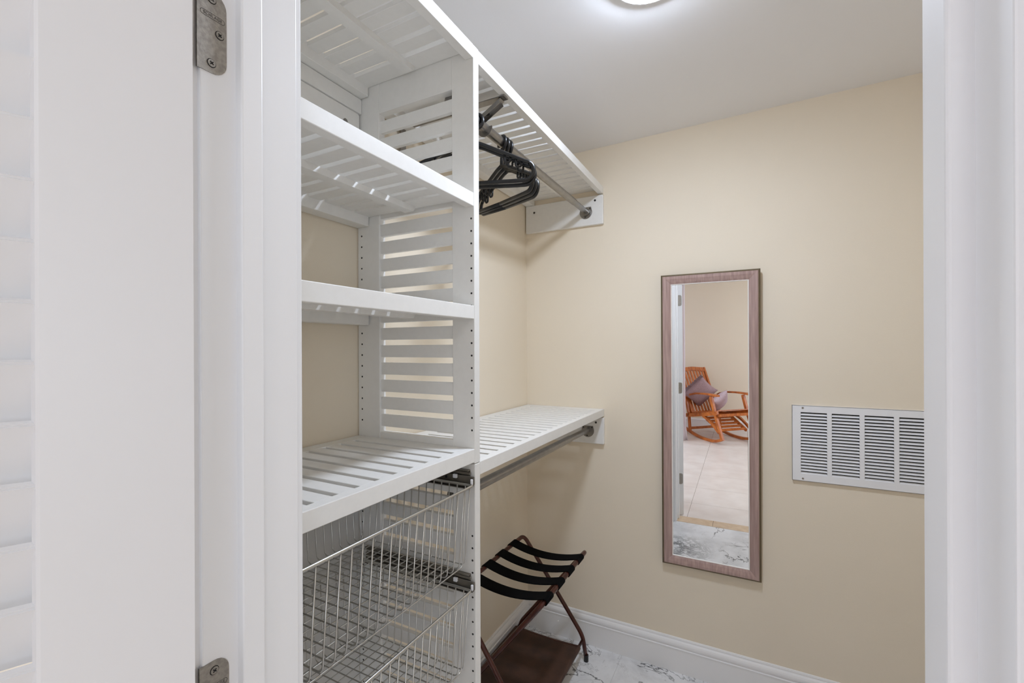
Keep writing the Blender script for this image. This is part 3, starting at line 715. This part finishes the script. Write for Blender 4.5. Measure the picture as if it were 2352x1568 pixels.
for k in range(9):
    y = -0.38+k*0.066; z = 0.345+(y+0.38)*0.20
    strip(rc, 'seat_slat', [(0.016, y, z), (CW-0.016, y, z)], 0.046, 0.014, (0, -0.2, 1))
strip(rc, 'back_rail', [(0.02, -0.752, 0.955), (CW/2, -0.768, 0.975), (CW-0.02, -0.752, 0.955)], 0.026, 0.062, (0, -0.45, 1), 0.05)
strip(rc, 'back_rail', [(0.02, -0.42, 0.335), (CW-0.02, -0.42, 0.335)], 0.024, 0.045, (0, -0.45, 1))
for k in range(8):
    x = 0.075+k*(CW-0.15)/7
    strip(rc, 'back_slat', [(x, -0.425, 0.34), (x, -0.55, 0.565), (x, -0.745, 0.94)], 0.032, 0.012, (0, 1, 0.4))
fr_ = obj('footrest', B(0.05, 0.078, -0.0, 0.001, 0.3, 0.301), 'teak', rc)   # carrier board, replaced by rails below
bpy.data.objects.remove(fr_)
for x in (0.055, CW-0.055): strip(rc, 'footrest_rail', [(x, -0.20, 0.355), (x, 0.20, 0.165)], 0.024, 0.038)
for k in range(6):
    y = -0.15+k*0.066; z = 0.331-(y+0.15)*0.475+0.012
    strip(rc, 'footrest_slat', [(0.05, y, z), (CW-0.05, y, z)], 0.042, 0.012, (0, 0.43, 0.9))
for y, z in ((0.235, 0.40), (-0.45, 0.10)): strip(rc, 'stretcher', [(0, y, z), (CW, y, z)], 0.024, 0.036)

def pillow_mesh(sz, th, k=18):
    bm = bmesh.new(); top = {}; bot = {}
    for i in range(k+1):
        for j in range(k+1):
            u = -1+2*i/k; v = -1+2*j/k
            pinch = 1-0.10*(1-abs(u)**2)*abs(v)**3 ; pinch2 = 1-0.10*(1-abs(v)**2)*abs(u)**3
            h = th*max(0.0, (1-abs(u)**2.6)*(1-abs(v)**2.6))**0.55
            h += 0.006*math.sin(5*u+2*v)*(1-u*u)*(1-v*v)
            p = (u*sz*pinch2, v*sz*pinch)
            top[i, j] = bm.verts.new((p[0], -h, p[1]))
            bot[i, j] = top[i, j] if (i in (0, k) or j in (0, k)) else bm.verts.new((p[0], h, p[1]))
    for i in range(k):
        for j in range(k):
            bm.faces.new((top[i, j], top[i+1, j], top[i+1, j+1], top[i, j+1])); 
            try: bm.faces.new((bot[i, j], bot[i, j+1], bot[i+1, j+1], bot[i+1, j]))
            except ValueError: pass
    return bm
CR = Matrix.Translation((-0.488, -2.725, 0)) @ Matrix.Rotation(-R(40), 4, 'Z')
def pillow(name, label, local, rx, rz, ry, sz, th, mt):
    t = thing(name, label, 'pillow', (0, 0, 0), group='pillows on the rocking chair')
    t.matrix_world = CR @ Matrix.Translation(local) @ Matrix.Rotation(rz, 4, 'Z') @ Matrix.Rotation(rx, 4, 'X') @ Matrix.Rotation(ry, 4, 'Y')
    obj('cushion', pillow_mesh(sz, th), mt, t, True); return t
p1 = pillow('throw_pillow', 'mauve knitted throw pillow with a ruffled edge against the chair back', (0.165, -0.40, 0.645), R(-24), R(8), R(40), 0.195, 0.075, 'pillow_mauve')
# ruffled edge along one side
bm = bmesh.new(); top = []; low = []
for k in range(49):
    s = -0.19+0.38*k/48; wv = 0.010*math.sin(k*1.3); top.append(bm.verts.new((-0.185, 0.0, s))); low.append(bm.verts.new((-0.235, wv, s*1.05)))
for k in range(48): bm.faces.new((top[k], top[k+1], low[k+1], low[k]))
bmesh.ops.solidify(bm, geom=bm.faces[:], thickness=0.003)
obj('ruffle', bm, 'pillow_lilac', p1, True)
p2 = pillow('throw_pillow', 'pale lilac throw pillow with a small bow on the seat', (0.375, -0.245, 0.515), R(-30), R(-22), R(52), 0.150, 0.07, 'pillow_lilac')
bm = bmesh.new()
for s in (-1, 1): tube(bm, rounded([(0, -0.006, 0.165), (s*0.03, -0.012, 0.185), (s*0.034, -0.012, 0.160), (0, -0.006, 0.160)], 0.010, 3), 0.004, 6)
obj('bow', bm, 'pillow_white', p2, True)

# drape beside the chair
bm = bmesh.new(); N = 90; cols_ = []
zs_ = [0.004, 0.10, 0.25, 0.6, 1.2, 1.9, 2.36]
for k in range(N+1):
    s = k/N; cols_.append([])
    for z in zs_:
        fl2 = 1+0.10*math.exp(-z/0.15)
        x = -1.75+(0.975+0.035*math.exp(-z/0.14))*s
        y = -2.62+0.035*fl2*math.sin(s*2*math.pi*10)*(1 if z < 2.2 else 0.6)
        cols_[-1].append(bm.verts.new((x, y, z)))
for a, b in zip(cols_, cols_[1:]):
    for i in range(len(zs_)-1): bm.faces.new((a[i], b[i], b[i+1], a[i+1]))
bmesh.ops.solidify(bm, geom=bm.faces[:], thickness=0.003)
dp = thing('drape', 'white floor length drape beside the rocking chair in the mirror', 'curtain', (0, 0, 0))
obj('cloth', bm, 'drape_white', dp, True)
bm = bmesh.new(); tube(bm, [(-1.80, -2.62, 2.395), (-0.76, -2.62, 2.395)], 0.012, 12); obj('curtain_rod', bm, 'steel', dp)
for x in (-1.7, -1.3, -0.85):
    bm = bmesh.new(); tube(bm, [(x, -2.62, 2.395), (x, -2.62, 2.43)], 0.006, 8); obj('rod_hanger', bm, 'steel', dp)
